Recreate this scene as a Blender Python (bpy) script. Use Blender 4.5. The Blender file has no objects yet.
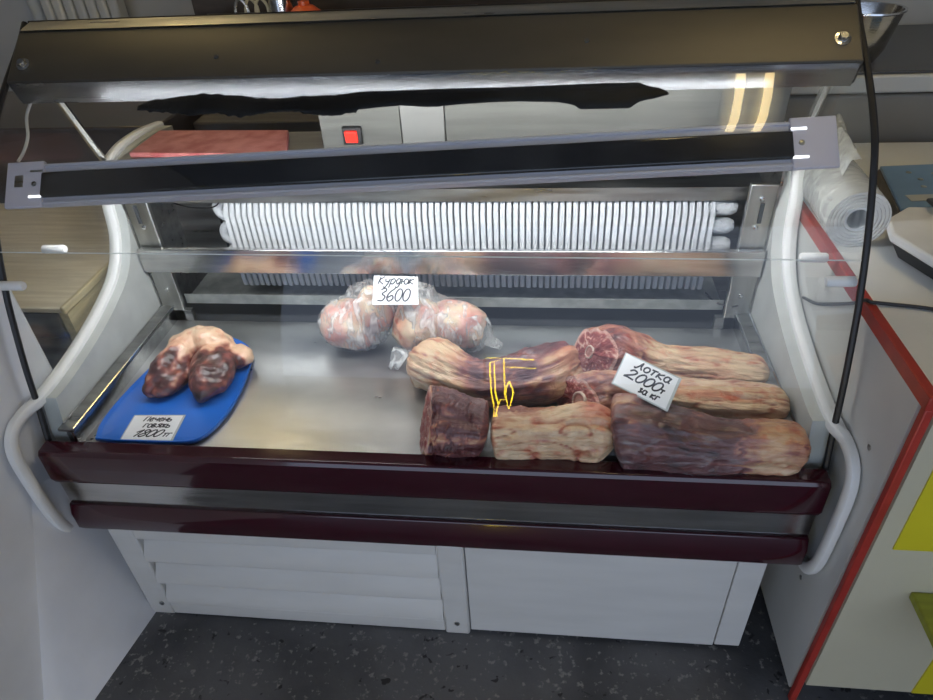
import bpy, bmesh, math, random
from mathutils import Vector, Matrix, noise
R = math.radians
random.seed(7)
S = bpy.context.scene
COL = S.collection
ORG = {}

# ---------------------------------------------------------------- helpers
def crom(P, n=8):
    P = [tuple(p) for p in P]
    d = len(P[0])
    Q = [tuple(2*P[0][k]-P[1][k] for k in range(d))] + P + [tuple(2*P[-1][k]-P[-2][k] for k in range(d))]
    out = []
    for i in range(1, len(Q)-2):
        a, b, c, e = Q[i-1], Q[i], Q[i+1], Q[i+2]
        for k in range(n):
            t = k/n
            out.append(tuple(.5*(2*b[j]+(c[j]-a[j])*t+(2*a[j]-5*b[j]+4*c[j]-e[j])*t*t+(3*b[j]-a[j]-3*c[j]+e[j])*t**3) for j in range(d)))
    out.append(P[-1])
    return out

def sm(a, b, x):
    t = max(0, min(1, (x-a)/(b-a))); return t*t*(3-2*t)

class MB:
    def __init__(s): s.v = []; s.f = []
    def add(s, vs, fs):
        o = len(s.v); s.v += [tuple(v) for v in vs]; s.f += [tuple(i+o for i in f) for f in fs]; return s
    def box(s, x0, x1, y0, y1, z0, z1):
        return s.add([(x, y, z) for x in (x0, x1) for y in (y0, y1) for z in (z0, z1)],
                     [(0,1,3,2),(4,6,7,5),(0,4,5,1),(2,3,7,6),(0,2,6,4),(1,5,7,3)])
    def obox(s, c, ax, ay, az, hx, hy, hz):
        c = Vector(c)
        return s.add([c+Vector(ax)*i*hx+Vector(ay)*j*hy+Vector(az)*k*hz for i in (-1,1) for j in (-1,1) for k in (-1,1)],
                     [(0,1,3,2),(4,6,7,5),(0,4,5,1),(2,3,7,6),(0,2,6,4),(1,5,7,3)])
    def prism(s, poly, x0, x1):            # polygon in (y,z) extruded along x
        n = len(poly)
        return s.add([(x0, p[0], p[1]) for p in poly]+[(x1, p[0], p[1]) for p in poly],
                     [tuple(range(n))[::-1], tuple(range(n, 2*n))]+[(i, (i+1)%n, n+(i+1)%n, n+i) for i in range(n)])
    def prismz(s, poly, z0, z1):           # polygon in (x,y) extruded along z
        n = len(poly)
        return s.add([(p[0], p[1], z0) for p in poly]+[(p[0], p[1], z1) for p in poly],
                     [tuple(range(n))[::-1], tuple(range(n, 2*n))]+[(i, (i+1)%n, n+(i+1)%n, n+i) for i in range(n)])
    def sheet(s, poly, x0, x1, nx=1):      # open polyline in (y,z) swept along x
        n = len(poly); vs = []; fs = []
        for k in range(nx+1):
            x = x0+(x1-x0)*k/nx
            vs += [(x, p[0], p[1]) for p in poly]
        for k in range(nx):
            for i in range(n-1): fs.append((k*n+i, k*n+i+1, (k+1)*n+i+1, (k+1)*n+i))
        return s.add(vs, fs)
    def tube(s, P, r, m=10, cap=True, flat=None):
        P = [Vector(p) for p in P]; n = len(P); vs = []; fs = []
        up = Vector((0, 0, 1)); prev = None
        for i in range(n):
            t = (P[min(i+1, n-1)]-P[max(i-1, 0)]).normalized()
            if prev is None:
                a = t.orthogonal().normalized()
            else:
                a = (prev-t*prev.dot(t)).normalized()
            prev = a; b = t.cross(a)
            rr = r[i] if isinstance(r, (list, tuple)) else r
            for k in range(m):
                th = 2*math.pi*k/m
                vs.append(P[i]+a*math.cos(th)*rr+b*math.sin(th)*rr)
        for i in range(n-1):
            for k in range(m):
                fs.append((i*m+k, i*m+(k+1)%m, (i+1)*m+(k+1)%m, (i+1)*m+k))
        if cap: fs += [tuple(range(m))[::-1], tuple(range((n-1)*m, n*m))]
        return s.add(vs, fs)
    def lathe(s, prof, c, ax=(0,0,1), m=32):
        c = Vector(c); ax = Vector(ax).normalized(); a = ax.orthogonal().normalized(); b = ax.cross(a)
        n = len(prof); vs = []; fs = []
        for r, h in prof:
            for k in range(m):
                th = 2*math.pi*k/m
                vs.append(c+ax*h+a*math.cos(th)*r+b*math.sin(th)*r)
        for i in range(n-1):
            for k in range(m): fs.append((i*m+k, i*m+(k+1)%m, (i+1)*m+(k+1)%m, (i+1)*m+k))
        return s.add(vs, fs)
    def build(s, name, mat, parent=None, bevel=0, seg=2, smooth=35, solid=0):
        me = bpy.data.meshes.new(name)
        off = Vector(ORG.get(parent.name, (0,0,0))) if parent else None
        if parent is None:
            xs = [v[0] for v in s.v]; ys = [v[1] for v in s.v]; zs = [v[2] for v in s.v]
            off = Vector(((min(xs)+max(xs))/2, (min(ys)+max(ys))/2, min(zs)))
        me.from_pydata([Vector(v)-off for v in s.v], [], s.f); me.update()
        bm = bmesh.new(); bm.from_mesh(me); bmesh.ops.recalc_face_normals(bm, faces=bm.faces[:]); bm.to_mesh(me); bm.free()
        if smooth:
            me.shade_smooth()
            me.set_sharp_from_angle(angle=R(smooth))
        o = bpy.data.objects.new(name, me); COL.objects.link(o)
        me.materials.append(mat)
        if parent:
            o.parent = parent; ORG[o.name] = tuple(ORG[parent.name])
        else:
            o.location = off; ORG[o.name] = tuple(off)
        if solid:
            md = o.modifiers.new('Solidify', 'SOLIDIFY'); md.thickness = solid; md.offset = 0
        if bevel:
            md = o.modifiers.new('Bevel', 'BEVEL'); md.width = bevel; md.segments = seg; md.limit_method = 'ANGLE'; md.angle_limit = R(40)
            md.harden_normals = False
        return o

def tag(o, label=None, cat=None, group=None, kind=None):
    if label: o['label'] = label
    if cat: o['category'] = cat
    if group: o['group'] = group
    if kind: o['kind'] = kind
    return o

def thing(name, loc, label, cat, group=None):
    o = bpy.data.objects.new(name, None); COL.objects.link(o)
    o.location = loc; o.empty_display_size = .05
    ORG[o.name] = tuple(loc)
    return tag(o, label, cat, group)

# ---------------------------------------------------------------- materials
def nodemat(name):
    m = bpy.data.materials.new(name); m.use_nodes = True
    nt = m.node_tree
    return m, nt, nt.nodes['Principled BSDF'], nt.nodes['Material Output']

def N(nt, typ, **kw):
    n = nt.nodes.new(typ)
    for k, v in kw.items():
        if k.startswith('i_'):
            key = k[2:]
            n.inputs[int(key) if key.isdigit() else key].default_value = v
        else: setattr(n, k, v)
    return n

def mat(name, c, rough=.5, metal=0, var=.08, scale=8, stretch=(1,1,1), bump=0, bscale=60, spec=.5, coat=0, c2=None, mixlo=.35, mixhi=.65, rvar=0, emit=None, estr=0, sss=0):
    m, nt, b, out = nodemat(name)
    L = nt.links.new
    tc = N(nt, 'ShaderNodeTexCoord'); mp = N(nt, 'ShaderNodeMapping'); mp.inputs['Scale'].default_value = stretch
    L(tc.outputs['Object'], mp.inputs['Vector'])
    nz = N(nt, 'ShaderNodeTexNoise'); nz.inputs['Scale'].default_value = scale; nz.inputs['Detail'].default_value = 6
    L(mp.outputs[0], nz.inputs['Vector'])
    cr = N(nt, 'ShaderNodeValToRGB')
    if c2 is None:
        a = tuple(max(0, x*(1-var)) for x in c); d = tuple(min(1, x*(1+var)) for x in c)
    else: a, d = c, c2
    cr.color_ramp.elements[0].position = mixlo; cr.color_ramp.elements[1].position = mixhi
    cr.color_ramp.elements[0].color = (*a, 1); cr.color_ramp.elements[1].color = (*d, 1)
    L(nz.outputs['Fac'], cr.inputs[0]); L(cr.outputs[0], b.inputs['Base Color'])
    b.inputs['Roughness'].default_value = rough; b.inputs['Metallic'].default_value = metal
    b.inputs['Specular IOR Level'].default_value = spec
    if coat: b.inputs['Coat Weight'].default_value = coat; b.inputs['Coat Roughness'].default_value = .05
    if rvar:
        mr = N(nt, 'ShaderNodeMapRange'); mr.inputs['To Min'].default_value = max(.02, rough-rvar); mr.inputs['To Max'].default_value = min(1, rough+rvar)
        mr.inputs['From Min'].default_value = .3; mr.inputs['From Max'].default_value = .7
        L(nz.outputs['Fac'], mr.inputs['Value']); L(mr.outputs[0], b.inputs['Roughness'])
    if bump:
        n2 = N(nt, 'ShaderNodeTexNoise'); n2.inputs['Scale'].default_value = bscale; n2.inputs['Detail'].default_value = 4
        L(mp.outputs[0], n2.inputs['Vector'])
        bp = N(nt, 'ShaderNodeBump'); bp.inputs['Strength'].default_value = bump; bp.inputs['Distance'].default_value = .01
        L(n2.outputs['Fac'], bp.inputs['Height']); L(bp.outputs[0], b.inputs['Normal'])
    if emit:
        b.inputs['Emission Color'].default_value = (*emit, 1); b.inputs['Emission Strength'].default_value = estr
    if sss:
        b.inputs['Subsurface Weight'].default_value = sss; b.inputs['Subsurface Radius'].default_value = (.02,.008,.005); b.inputs['Subsurface Scale'].default_value = .5
    return m

def glassmat(name, tint=(.97,.98,.97), dirt=.012, fres=1.45):
    m, nt, b, out = nodemat(name); L = nt.links.new
    nt.nodes.remove(b)
    tr = N(nt, 'ShaderNodeBsdfTransparent'); tr.inputs[0].default_value = (*tint, 1)
    gl = N(nt, 'ShaderNodeBsdfGlossy'); gl.inputs['Roughness'].default_value = .0
    lw = N(nt, 'ShaderNodeLayerWeight'); lw.inputs['Blend'].default_value = .5
    pw = N(nt, 'ShaderNodeMath', operation='POWER'); L(lw.outputs['Facing'], pw.inputs[0]); pw.inputs[1].default_value = 5
    fr = N(nt, 'ShaderNodeMath', operation='MULTIPLY_ADD', use_clamp=True); L(pw.outputs[0], fr.inputs[0]); fr.inputs[1].default_value = .9; fr.inputs[2].default_value = .048
    m1 = N(nt, 'ShaderNodeMixShader'); L(fr.outputs[0], m1.inputs[0]); L(tr.outputs[0], m1.inputs[1]); L(gl.outputs[0], m1.inputs[2])
    df = N(nt, 'ShaderNodeBsdfDiffuse'); df.inputs[0].default_value = (.8,.82,.82,1)
    tc = N(nt, 'ShaderNodeTexCoord'); nz = N(nt, 'ShaderNodeTexNoise'); nz.inputs['Scale'].default_value = 9; nz.inputs['Detail'].default_value = 8
    L(tc.outputs['Object'], nz.inputs['Vector'])
    mr = N(nt, 'ShaderNodeMapRange'); mr.inputs['From Min'].default_value = .4; mr.inputs['From Max'].default_value = .8; mr.inputs['To Max'].default_value = dirt*2
    L(nz.outputs['Fac'], mr.inputs['Value'])
    m2 = N(nt, 'ShaderNodeMixShader'); L(mr.outputs[0], m2.inputs[0]); L(m1.outputs[0], m2.inputs[1]); L(df.outputs[0], m2.inputs[2])
    L(m2.outputs[0], out.inputs['Surface'])
    return m

def filmmat(name, haze=.22, col=(.85,.85,.83), scale=22, lo=.45, hi=.75, stretch=(1,1,.35), mx=.6, bs=.9):
    m, nt, b, out = nodemat(name); L = nt.links.new
    tc = N(nt, 'ShaderNodeTexCoord'); mp = N(nt, 'ShaderNodeMapping'); mp.inputs['Scale'].default_value = stretch
    L(tc.outputs['Object'], mp.inputs['Vector'])
    nz = N(nt, 'ShaderNodeTexNoise'); nz.inputs['Scale'].default_value = scale; nz.inputs['Detail'].default_value = 5; nz.inputs['Distortion'].default_value = 1.5
    L(mp.outputs[0], nz.inputs['Vector'])
    mr = N(nt, 'ShaderNodeMapRange'); mr.inputs['From Min'].default_value = lo; mr.inputs['From Max'].default_value = hi; mr.inputs['To Min'].default_value = haze; mr.inputs['To Max'].default_value = mx
    L(nz.outputs['Fac'], mr.inputs['Value'])
    tr = N(nt, 'ShaderNodeBsdfTransparent')
    b.inputs['Base Color'].default_value = (*col, 1); b.inputs['Roughness'].default_value = .18
    bp = N(nt, 'ShaderNodeBump'); bp.inputs['Strength'].default_value = bs; bp.inputs['Distance'].default_value = .01
    L(nz.outputs['Fac'], bp.inputs['Height']); L(bp.outputs[0], b.inputs['Normal'])
    mx_ = N(nt, 'ShaderNodeMixShader'); L(mr.outputs[0], mx_.inputs[0]); L(tr.outputs[0], mx_.inputs[1]); L(b.outputs[0], mx_.inputs[2])
    L(mx_.outputs[0], out.inputs['Surface'])
    return m

def meatmat(name, stops, fiber=.25, blotch=.45, rough=.38, fscale=(5, 34)):
    m, nt, b, out = nodemat(name); L = nt.links.new
    at = N(nt, 'ShaderNodeAttribute', attribute_name='paint')
    sp = N(nt, 'ShaderNodeSeparateColor'); L(at.outputs['Color'], sp.inputs[0])
    tc = N(nt, 'ShaderNodeTexCoord')
    n1 = N(nt, 'ShaderNodeTexNoise'); n1.inputs['Scale'].default_value = 26; n1.inputs['Detail'].default_value = 7; n1.inputs['Distortion'].default_value = .8
    L(tc.outputs['Object'], n1.inputs['Vector'])
    uv = N(nt, 'ShaderNodeUVMap'); mp = N(nt, 'ShaderNodeMapping'); mp.inputs['Scale'].default_value = (fscale[0], fscale[1], 1)
    L(uv.outputs[0], mp.inputs['Vector'])
    n2 = N(nt, 'ShaderNodeTexNoise'); n2.inputs['Scale'].default_value = 1.0; n2.inputs['Detail'].default_value = 6; n2.inputs['Distortion'].default_value = .6
    L(mp.outputs[0], n2.inputs['Vector'])
    def madd(val, k, base=None):
        a = N(nt, 'ShaderNodeMath', operation='MULTIPLY_ADD'); L(val, a.inputs[0]); a.inputs[1].default_value = k
        if base is None: a.inputs[2].default_value = 0
        else: L(base, a.inputs[2])
        return a.outputs[0]
    t = madd(n1.outputs['Fac'], blotch, sp.outputs[0]); t = madd(n2.outputs['Fac'], fiber, t)
    sb = N(nt, 'ShaderNodeMath', operation='SUBTRACT', use_clamp=True); L(t, sb.inputs[0]); sb.inputs[1].default_value = (blotch+fiber)/2
    cr = N(nt, 'ShaderNodeValToRGB'); els = cr.color_ramp.elements
    while len(els) < len(stops): els.new(.5)
    for e, (p, c) in zip(els, stops): e.position = p; e.color = (*c, 1)
    L(sb.outputs[0], cr.inputs[0])
    # blood patches
    n3 = N(nt, 'ShaderNodeTexNoise'); n3.inputs['Scale'].default_value = 40; n3.inputs['Detail'].default_value = 4
    L(tc.outputs['Object'], n3.inputs['Vector'])
    mr = N(nt, 'ShaderNodeMapRange'); mr.inputs['From Min'].default_value = .56; mr.inputs['From Max'].default_value = .70; mr.inputs['To Max'].default_value = .55
    L(n3.outputs['Fac'], mr.inputs['Value'])
    ad = N(nt, 'ShaderNodeMath', operation='ADD', use_clamp=True); L(mr.outputs[0], ad.inputs[0]); L(sp.outputs[1], ad.inputs[1])
    mxc = N(nt, 'ShaderNodeMix', data_type='RGBA'); L(ad.outputs[0], mxc.inputs[0]); L(cr.outputs[0], mxc.inputs[6])
    mu = N(nt, 'ShaderNodeMix', data_type='RGBA', blend_type='MULTIPLY'); mu.inputs[0].default_value = 1; L(cr.outputs[0], mu.inputs[6]); mu.inputs[7].default_value = (.85,.30,.24,1)
    L(mu.outputs[2], mxc.inputs[7])
    L(mxc.outputs[2], b.inputs['Base Color'])
    b.inputs['Roughness'].default_value = rough; b.inputs['Specular IOR Level'].default_value = .6; b.inputs['Coat Weight'].default_value = .25; b.inputs['Coat Roughness'].default_value = .18
    b.inputs['Subsurface Weight'].default_value = .12; b.inputs['Subsurface Radius'].default_value = (.012,.004,.003); b.inputs['Subsurface Scale'].default_value = .4
    hs = madd(n1.outputs['Fac'], .5); hs = madd(n2.outputs['Fac'], .8, hs)
    bp = N(nt, 'ShaderNodeBump'); bp.inputs['Strength'].default_value = .8; bp.inputs['Distance'].default_value = .010
    L(hs, bp.inputs['Height']); L(bp.outputs[0], b.inputs['Normal'])
    return m

def steelmat(name, c=(.58,.58,.57), rough=.28, stretch=(1,14,14), rv=.1, var=.12, scale=6, bump=.03, metal=1.0):
    m = mat(name, c, rough, metal, var, scale, stretch, bump, 40, rvar=rv)
    return m

M = {}
M['white_paint'] = mat('white_enamel', (.72,.72,.71), .35, 0, .04, 3, bump=.02)
M['panel_inner'] = mat('panel_grey_white', (.53,.55,.525), .45, 0, .07, 14, bump=.03)
M['trim_white'] = mat('trim_white', (.80,.80,.78), .35, 0, .05, 9)
M['base_white'] = mat('base_white', (.60,.59,.565), .45, 0, .04, 4, stretch=(1,1,5))
M['maroon'] = mat('maroon_gloss', (.036,.003,.009), .13, 0, .1, 20, spec=.6, coat=.5)
M['steel'] = steelmat('brushed_steel')
M['steel_bright'] = steelmat('polished_steel', (.66,.66,.65), .17, (1,10,10), .06)
M['steel_dark'] = steelmat('dull_steel', (.36,.36,.345), .36, (1,8,8), .1, .2)
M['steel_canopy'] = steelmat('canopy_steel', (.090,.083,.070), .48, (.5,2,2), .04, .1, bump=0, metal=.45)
M['steel_deck'] = mat('deck_steel', (.44,.45,.45), .33, .9, .3, 7, (1,1.6,1), .05, 30, rvar=.07, c2=(.58,.59,.585), mixlo=.3, mixhi=.7)
M['steel_v'] = steelmat('upright_steel', (.50,.50,.47), .34, (10,10,1), .06, .10)
M['steel_galv'] = mat('galvanised_sheet', (.34,.36,.34), .5, .7, .3, 30, (1,1,1), .08, 50, c2=(.50,.52,.49))
M['well'] = mat('dark_well', (.06,.065,.07), .5, .3, .2, 10)
M['frost'] = mat('frosted_white', (.56,.575,.59), .75, 0, .06, 60, bump=.35, bscale=160)
M['black'] = mat('black_rubber', (.012,.012,.013), .45, 0, .2, 10)
M['black_gloss'] = mat('black_gloss', (.008,.008,.010), .12, 0, .2, 10, spec=.6)
M['tape'] = mat('black_tape', (.004,.004,.005), .55, 0, .2, 20, bump=.1, spec=.2)
M['lamp_grey'] = mat('lamp_grey', (.52,.52,.58), .35, 0, .03, 5)
M['lamp_plate'] = mat('lamp_plate', (.60,.58,.66), .4, 0, .03, 5)
M['lamp_light'] = mat('lamp_diffuser', (1,1,1), .4, emit=(.96,.98,1.0), estr=28)
M['slot_light'] = mat('lamp_slot', (1,1,1), .4, emit=(.96,.98,1.0), estr=3)
M['cable_white'] = mat('cable_white', (.62,.60,.54), .5)
M['glass'] = glassmat('case_glass')
M['glass_edge'] = mat('glass_edge', (.75,.80,.78), .15, 0)
M['switch_red'] = mat('switch_red', (.75,.03,.02), .3, emit=(1,.05,.03), estr=.6)
M['blue'] = mat('blue_plastic', (.012,.145,.62), .35, 0, .06, 4, bump=.02)
M['paper'] = mat('paper', (.86,.87,.88), .6, 0, .02, 12)
M['sleeve'] = mat('sleeve_edge', (.50,.54,.54), .2, 0)
M['ink'] = mat('ink', (.012,.012,.018), .5)
M['pink_board'] = mat('pink_board', (.42,.10,.10), .5, 0, .3, 26, bump=.05, c2=(.62,.24,.22))
M['red_trim'] = mat('red_trim', (.36,.032,.022), .38, 0, .12, 25)
M['counter_white'] = mat('counter_white', (.60,.60,.58), .4, 0, .04, 5)
M['counter_top'] = mat('counter_top', (.68,.70,.71), .35, 0, .05, 5)
M['cream'] = mat('cream_panel', (.52,.48,.35), .4, 0, .05, 3)
M['yellow'] = mat('yellow_panel', (.60,.52,.02), .4, 0, .05, 5)
M['olive'] = mat('olive_green', (.28,.30,.025), .45, 0, .12, 10, stretch=(1,6,1))
M['plaster'] = mat('white_plaster', (.70,.71,.74), .7, 0, .05, 6, bump=.06, bscale=25)
M['wood_light'] = mat('pale_wood', (.52,.44,.27), .5, 0, .15, 6, (14,1.2,14))
M['wood_grey'] = mat('worn_board', (.52,.45,.33), .45, 0, .25, 5, (1.2,14,14), c2=(.66,.59,.45))
M['wood_brown'] = mat('brown_wood', (.075,.055,.038), .5, 0, .2, 6, (1,1,6))
M['dark_cab'] = mat('dark_lacquer', (.05,.036,.032), .3, 0, .3, 4)
M['grey_wall'] = mat('grey_wall', (.27,.27,.26), .8, 0, .05, 2)
M['fridge_grey'] = mat('taupe_panel', (.19,.175,.15), .4, 0, .05, 3)
M['lid_grey'] = mat('lid_grey', (.42,.42,.39), .35, 0, .04, 3)
M['freezer_top'] = mat('dark_top', (.05,.05,.052), .3, 0, .1, 3)
M['radiator'] = mat('radiator_white', (.55,.55,.51), .45, 0, .04, 3)
M['orange'] = mat('orange_plastic', (.80,.13,.03), .3)
M['book_blue'] = mat('book_blue', (.13,.24,.40), .35, 0, .1, 8)
M['box_side'] = mat('box_side', (.14,.12,.10), .6, 0, .2, 30)
M['scale_white'] = mat('scale_white', (.74,.74,.73), .3)
M['bag_film'] = filmmat('bag_film', .14, scale=34, lo=.47, hi=.68, stretch=(1.4,1,.35), mx=.72)
M['roll_film'] = filmmat('roll_film', .50, (.90,.91,.90), 26, mx=.8, stretch=(.3,1,1), bs=.35)
M['roll_edge'] = mat('roll_edge', (.72,.74,.74), .3, c2=(.55,.57,.57))
M['wrap_film'] = filmmat('wrap_film', .03, (.75,.75,.75), 30, .56, .82, (.5,1,1), .42)
M['tube_warm'] = mat('tube_warm', (1,.9,.7), .4, emit=(1,.76,.36), estr=20)
M['neon'] = mat('neon_yellow', (1,.8,.1), .4, emit=(1,.72,.03), estr=26)
FAT, TAN, RED, DRK, BLK = (.70,.52,.33), (.56,.33,.19), (.30,.075,.06), (.105,.035,.038), (.035,.016,.020)
M['meat'] = meatmat('raw_shank', [(0,FAT),(.25,TAN),(.46,(.33,.13,.105)),(.60,(.17,.075,.075)),(.80,DRK),(1,BLK)], fiber=.5, blotch=.6)
M['meat_pale'] = meatmat('pale_shank', [(0,(.74,.56,.36)),(.22,(.64,.44,.27)),(.45,(.46,.22,.13)),(.7,(.24,.08,.06)),(1,BLK)], fiber=.6, blotch=.6)
M['meat_cut'] = meatmat('cut_muscle', [(0,(.80,.62,.52)),(.3,(.58,.25,.2)),(.55,(.32,.06,.055)),(1,(.10,.02,.025))], fiber=.2)
M['fat'] = meatmat('tail_fat', [(0,(.74,.62,.42)),(.35,(.68,.46,.34)),(.65,(.56,.24,.19)),(1,(.30,.07,.06))], blotch=.9, fiber=.1)
M['bone'] = meatmat('bone', [(0,(.80,.66,.55)),(.5,(.66,.34,.27)),(1,(.50,.14,.10))], blotch=.3)
M['heart'] = meatmat('heart_flesh', [(0,(.80,.56,.38)),(.30,(.62,.33,.22)),(.5,(.25,.075,.06)),(.72,(.085,.030,.030)),(1,(.03,.013,.014))], blotch=.5, fiber=.15)

# floor: dark grey speckled
def floormat():
    m, nt, b, out = nodemat('speckled_floor'); L = nt.links.new
    tc = N(nt, 'ShaderNodeTexCoord')
    n1 = N(nt, 'ShaderNodeTexNoise'); n1.inputs['Scale'].default_value = 4; n1.inputs['Detail'].default_value = 6; L(tc.outputs['Object'], n1.inputs['Vector'])
    c1 = N(nt, 'ShaderNodeValToRGB'); c1.color_ramp.elements[0].color = (.045,.046,.05,1); c1.color_ramp.elements[1].color = (.115,.115,.12,1)
    c1.color_ramp.elements[0].position = .35; c1.color_ramp.elements[1].position = .62; L(n1.outputs['Fac'], c1.inputs[0])
    v = N(nt, 'ShaderNodeTexNoise'); v.inputs['Scale'].default_value = 75; v.inputs['Detail'].default_value = 3; L(tc.outputs['Object'], v.inputs['Vector'])
    c2 = N(nt, 'ShaderNodeValToRGB'); e = c2.color_ramp.elements; e[0].position = .60; e[0].color = (0,0,0,1); e[1].position = .70; e[1].color = (1,1,1,1); L(v.outputs['Fac'], c2.inputs[0])
    m1 = N(nt, 'ShaderNodeMix', data_type='RGBA'); L(c2.outputs[0], m1.inputs[0]); L(c1.outputs[0], m1.inputs[6]); m1.inputs[7].default_value = (.23,.22,.21,1)
    d = N(nt, 'ShaderNodeTexNoise'); d.inputs['Scale'].default_value = 38; d.inputs['Detail'].default_value = 4; d.inputs['Distortion'].default_value = .5
    mp = N(nt, 'ShaderNodeMapping'); mp.inputs['Location'].default_value = (3.1,5,2); L(tc.outputs['Object'], mp.inputs[0]); L(mp.outputs[0], d.inputs['Vector'])
    c3 = N(nt, 'ShaderNodeValToRGB'); e = c3.color_ramp.elements; e[0].position = .655; e[0].color = (0,0,0,1); e[1].position = .70; e[1].color = (1,1,1,1); L(d.outputs['Fac'], c3.inputs[0])
    m2 = N(nt, 'ShaderNodeMix', data_type='RGBA'); L(c3.outputs[0], m2.inputs[0]); L(m1.outputs[2], m2.inputs[6]); m2.inputs[7].default_value = (.018,.017,.018,1)
    L(m2.outputs[2], b.inputs['Base Color']); b.inputs['Roughness'].default_value = .55
    bp = N(nt, 'ShaderNodeBump'); bp.inputs['Strength'].default_value = .15; bp.inputs['Distance'].default_value = .01; L(v.outputs['Fac'], bp.inputs['Height']); L(bp.outputs[0], b.inputs['Normal'])
    return m
M['floor'] = floormat()

# ---------------------------------------------------------------- camera
FX = 680.0
cam = bpy.data.cameras.new('camera'); camo = bpy.data.objects.new('camera', cam); COL.objects.link(camo)
cam.sensor_fit = 'HORIZONTAL'; cam.sensor_width = 36; cam.lens = 36*FX/933; cam.clip_start = .02
rx, uy, fz = Vector((.993797,.099548,-.049582)), Vector((-.019793,.597029,.801976)), Vector((-.109437,.796019,-.595296))
mw = Matrix(((rx.x,uy.x,-fz.x,.2405),(rx.y,uy.y,-fz.y,-.8642),(rx.z,uy.z,-fz.z,1.4662),(0,0,0,1)))
camo.matrix_world = mw
S.camera = camo

# ---------------------------------------------------------------- setting
FZ = .0
def struct(o): o['kind'] = 'structure'; return o
struct(MB().box(-2.7, 2.7, -3.2, 2.5, FZ-.1, FZ).build('floor', M['floor'], smooth=0))
struct(MB().box(-2.7, 2.7, 2.4, 2.5, FZ, 2.7).build('wall_back', mat('back_wall_paint', (.50,.50,.48), .8, 0, .05, 2), smooth=0))
struct(MB().box(2.6, 2.7, -3.2, 2.4, FZ, 2.7).build('wall_right', M['plaster'], smooth=0))
struct(MB().box(-2.7, -2.6, -3.2, 2.4, FZ, 2.7).build('wall_left', M['grey_wall'], smooth=0))
struct(MB().box(-2.7, 2.7, -3.2, 2.5, 2.7, 2.8).build('ceiling', M['grey_wall'], smooth=0))
# white plaster partition left of the case, with a flared foot
w = MB()
w.box(-.93, -.775, -1.3, .165, FZ, 1.5)
struct(w.build('wall_partition', M['plaster'], bevel=.012))
w = MB()
A = (-.7755, -.03, .47); Bp = (-.7755, -.31, FZ-.002); Cc = (-.683, .004, FZ); Dd = (-.735, -.30, FZ); Ee = (-.7755, .16, .40); Ff = (-.70, .16, FZ)
w.add([A, Bp, Dd, Cc, Ee, Ff, (-.7755, .16, FZ)], [(0,2,3),(0,1,2),(0,3,4),(3,5,4)])
struct(w.build('trim_1', M['plaster'], smooth=85))

# ================================================================= DISPLAY CASE
case = thing('display_case', (0, .35, FZ), 'long refrigerated meat display case with curved glass front and maroon bumper', 'display case')
# --- base
base = MB().box(-.66, .66, .07, .66, FZ, .32).build('base_cabinet', M['base_white'], case, .003)
g = MB(); g.box(-.689, -.632, .000, .03, FZ, .33)
st = g.build('grille_stile', M['base_white'], case, .004)
MB().lathe([(0,.003),(.006,.002),(.006,-.003)], (-.652, -.001, .045), (0,-1,0), 12).build('screw', M['steel_dark'], st)
g = MB(); g.box(.032, .090, -.004, .03, FZ, .33)
st = g.build('grille_stile', M['base_white'], case, .006)
MB().lathe([(0,.003),(.006,.002),(.006,-.003)], (.062, -.005, .045), (0,-1,0), 12).build('screw', M['steel_dark'], st)
MB().box(-.632, .032, .000, .02, .285, .335).build('grille_rail', M['base_white'], case, .003)
sl = [(.285,.205),(.205,.125),(.125,.048)]
for z1, z0 in sl:
    s_ = MB().prism([(.050,z1+.014),(.030,z1+.004),(-.004,z0+.030),(-.007,z0+.010),(-.002,z0+.004),(.012,z0+.004),(.040,z1-.01)], -.630, .032)
    s_.build('grille_slat', M['base_white'], case, .002)
MB().box(-.632, .032, .000, .02, FZ+.004, .046).build('grille_sill', M['base_white'], case, .003)
MB().box(.092, .632, .002, .03, FZ+.012, .335).build('front_panel', M['base_white'], case, .002)
MB().box(.635, .689, .004, .03, FZ+.012, .335).build('corner_strip', M['base_white'], case, .002)
MB().box(-.689, -.655, .03, .66, FZ, .32).build('base_side', M['base_white'], case, .002)
MB().box(.655, .689, .03, .66, FZ, .32).build('base_side', M['base_white'], case, .002)
# underside of the tub
MB().prism([(.03,.335),(.03,.50),(.68,.50),(.68,.335)], -.715, .715).build('tub_body', M['base_white'], case)
# --- bumper
BX = .748
MB().prism([(.034,.548),(.004,.546),(-.002,.538),(-.004,.474),(.004,.456),(.034,.454)], -BX, BX).build('upper_bumper', M['maroon'], case, .003, 3)
MB().prism([(.034,.456),(.010,.456),(.010,.386),(.034,.386)], -BX+.002, BX-.002).build('bumper_band', M['steel_bright'], case)
MB().prism([(.034,.389),(.004,.390),(-.005,.366),(-.005,.324),(.006,.306),(.034,.306)], -BX, BX).build('lower_bumper', M['maroon'], case, .003, 3)
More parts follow.
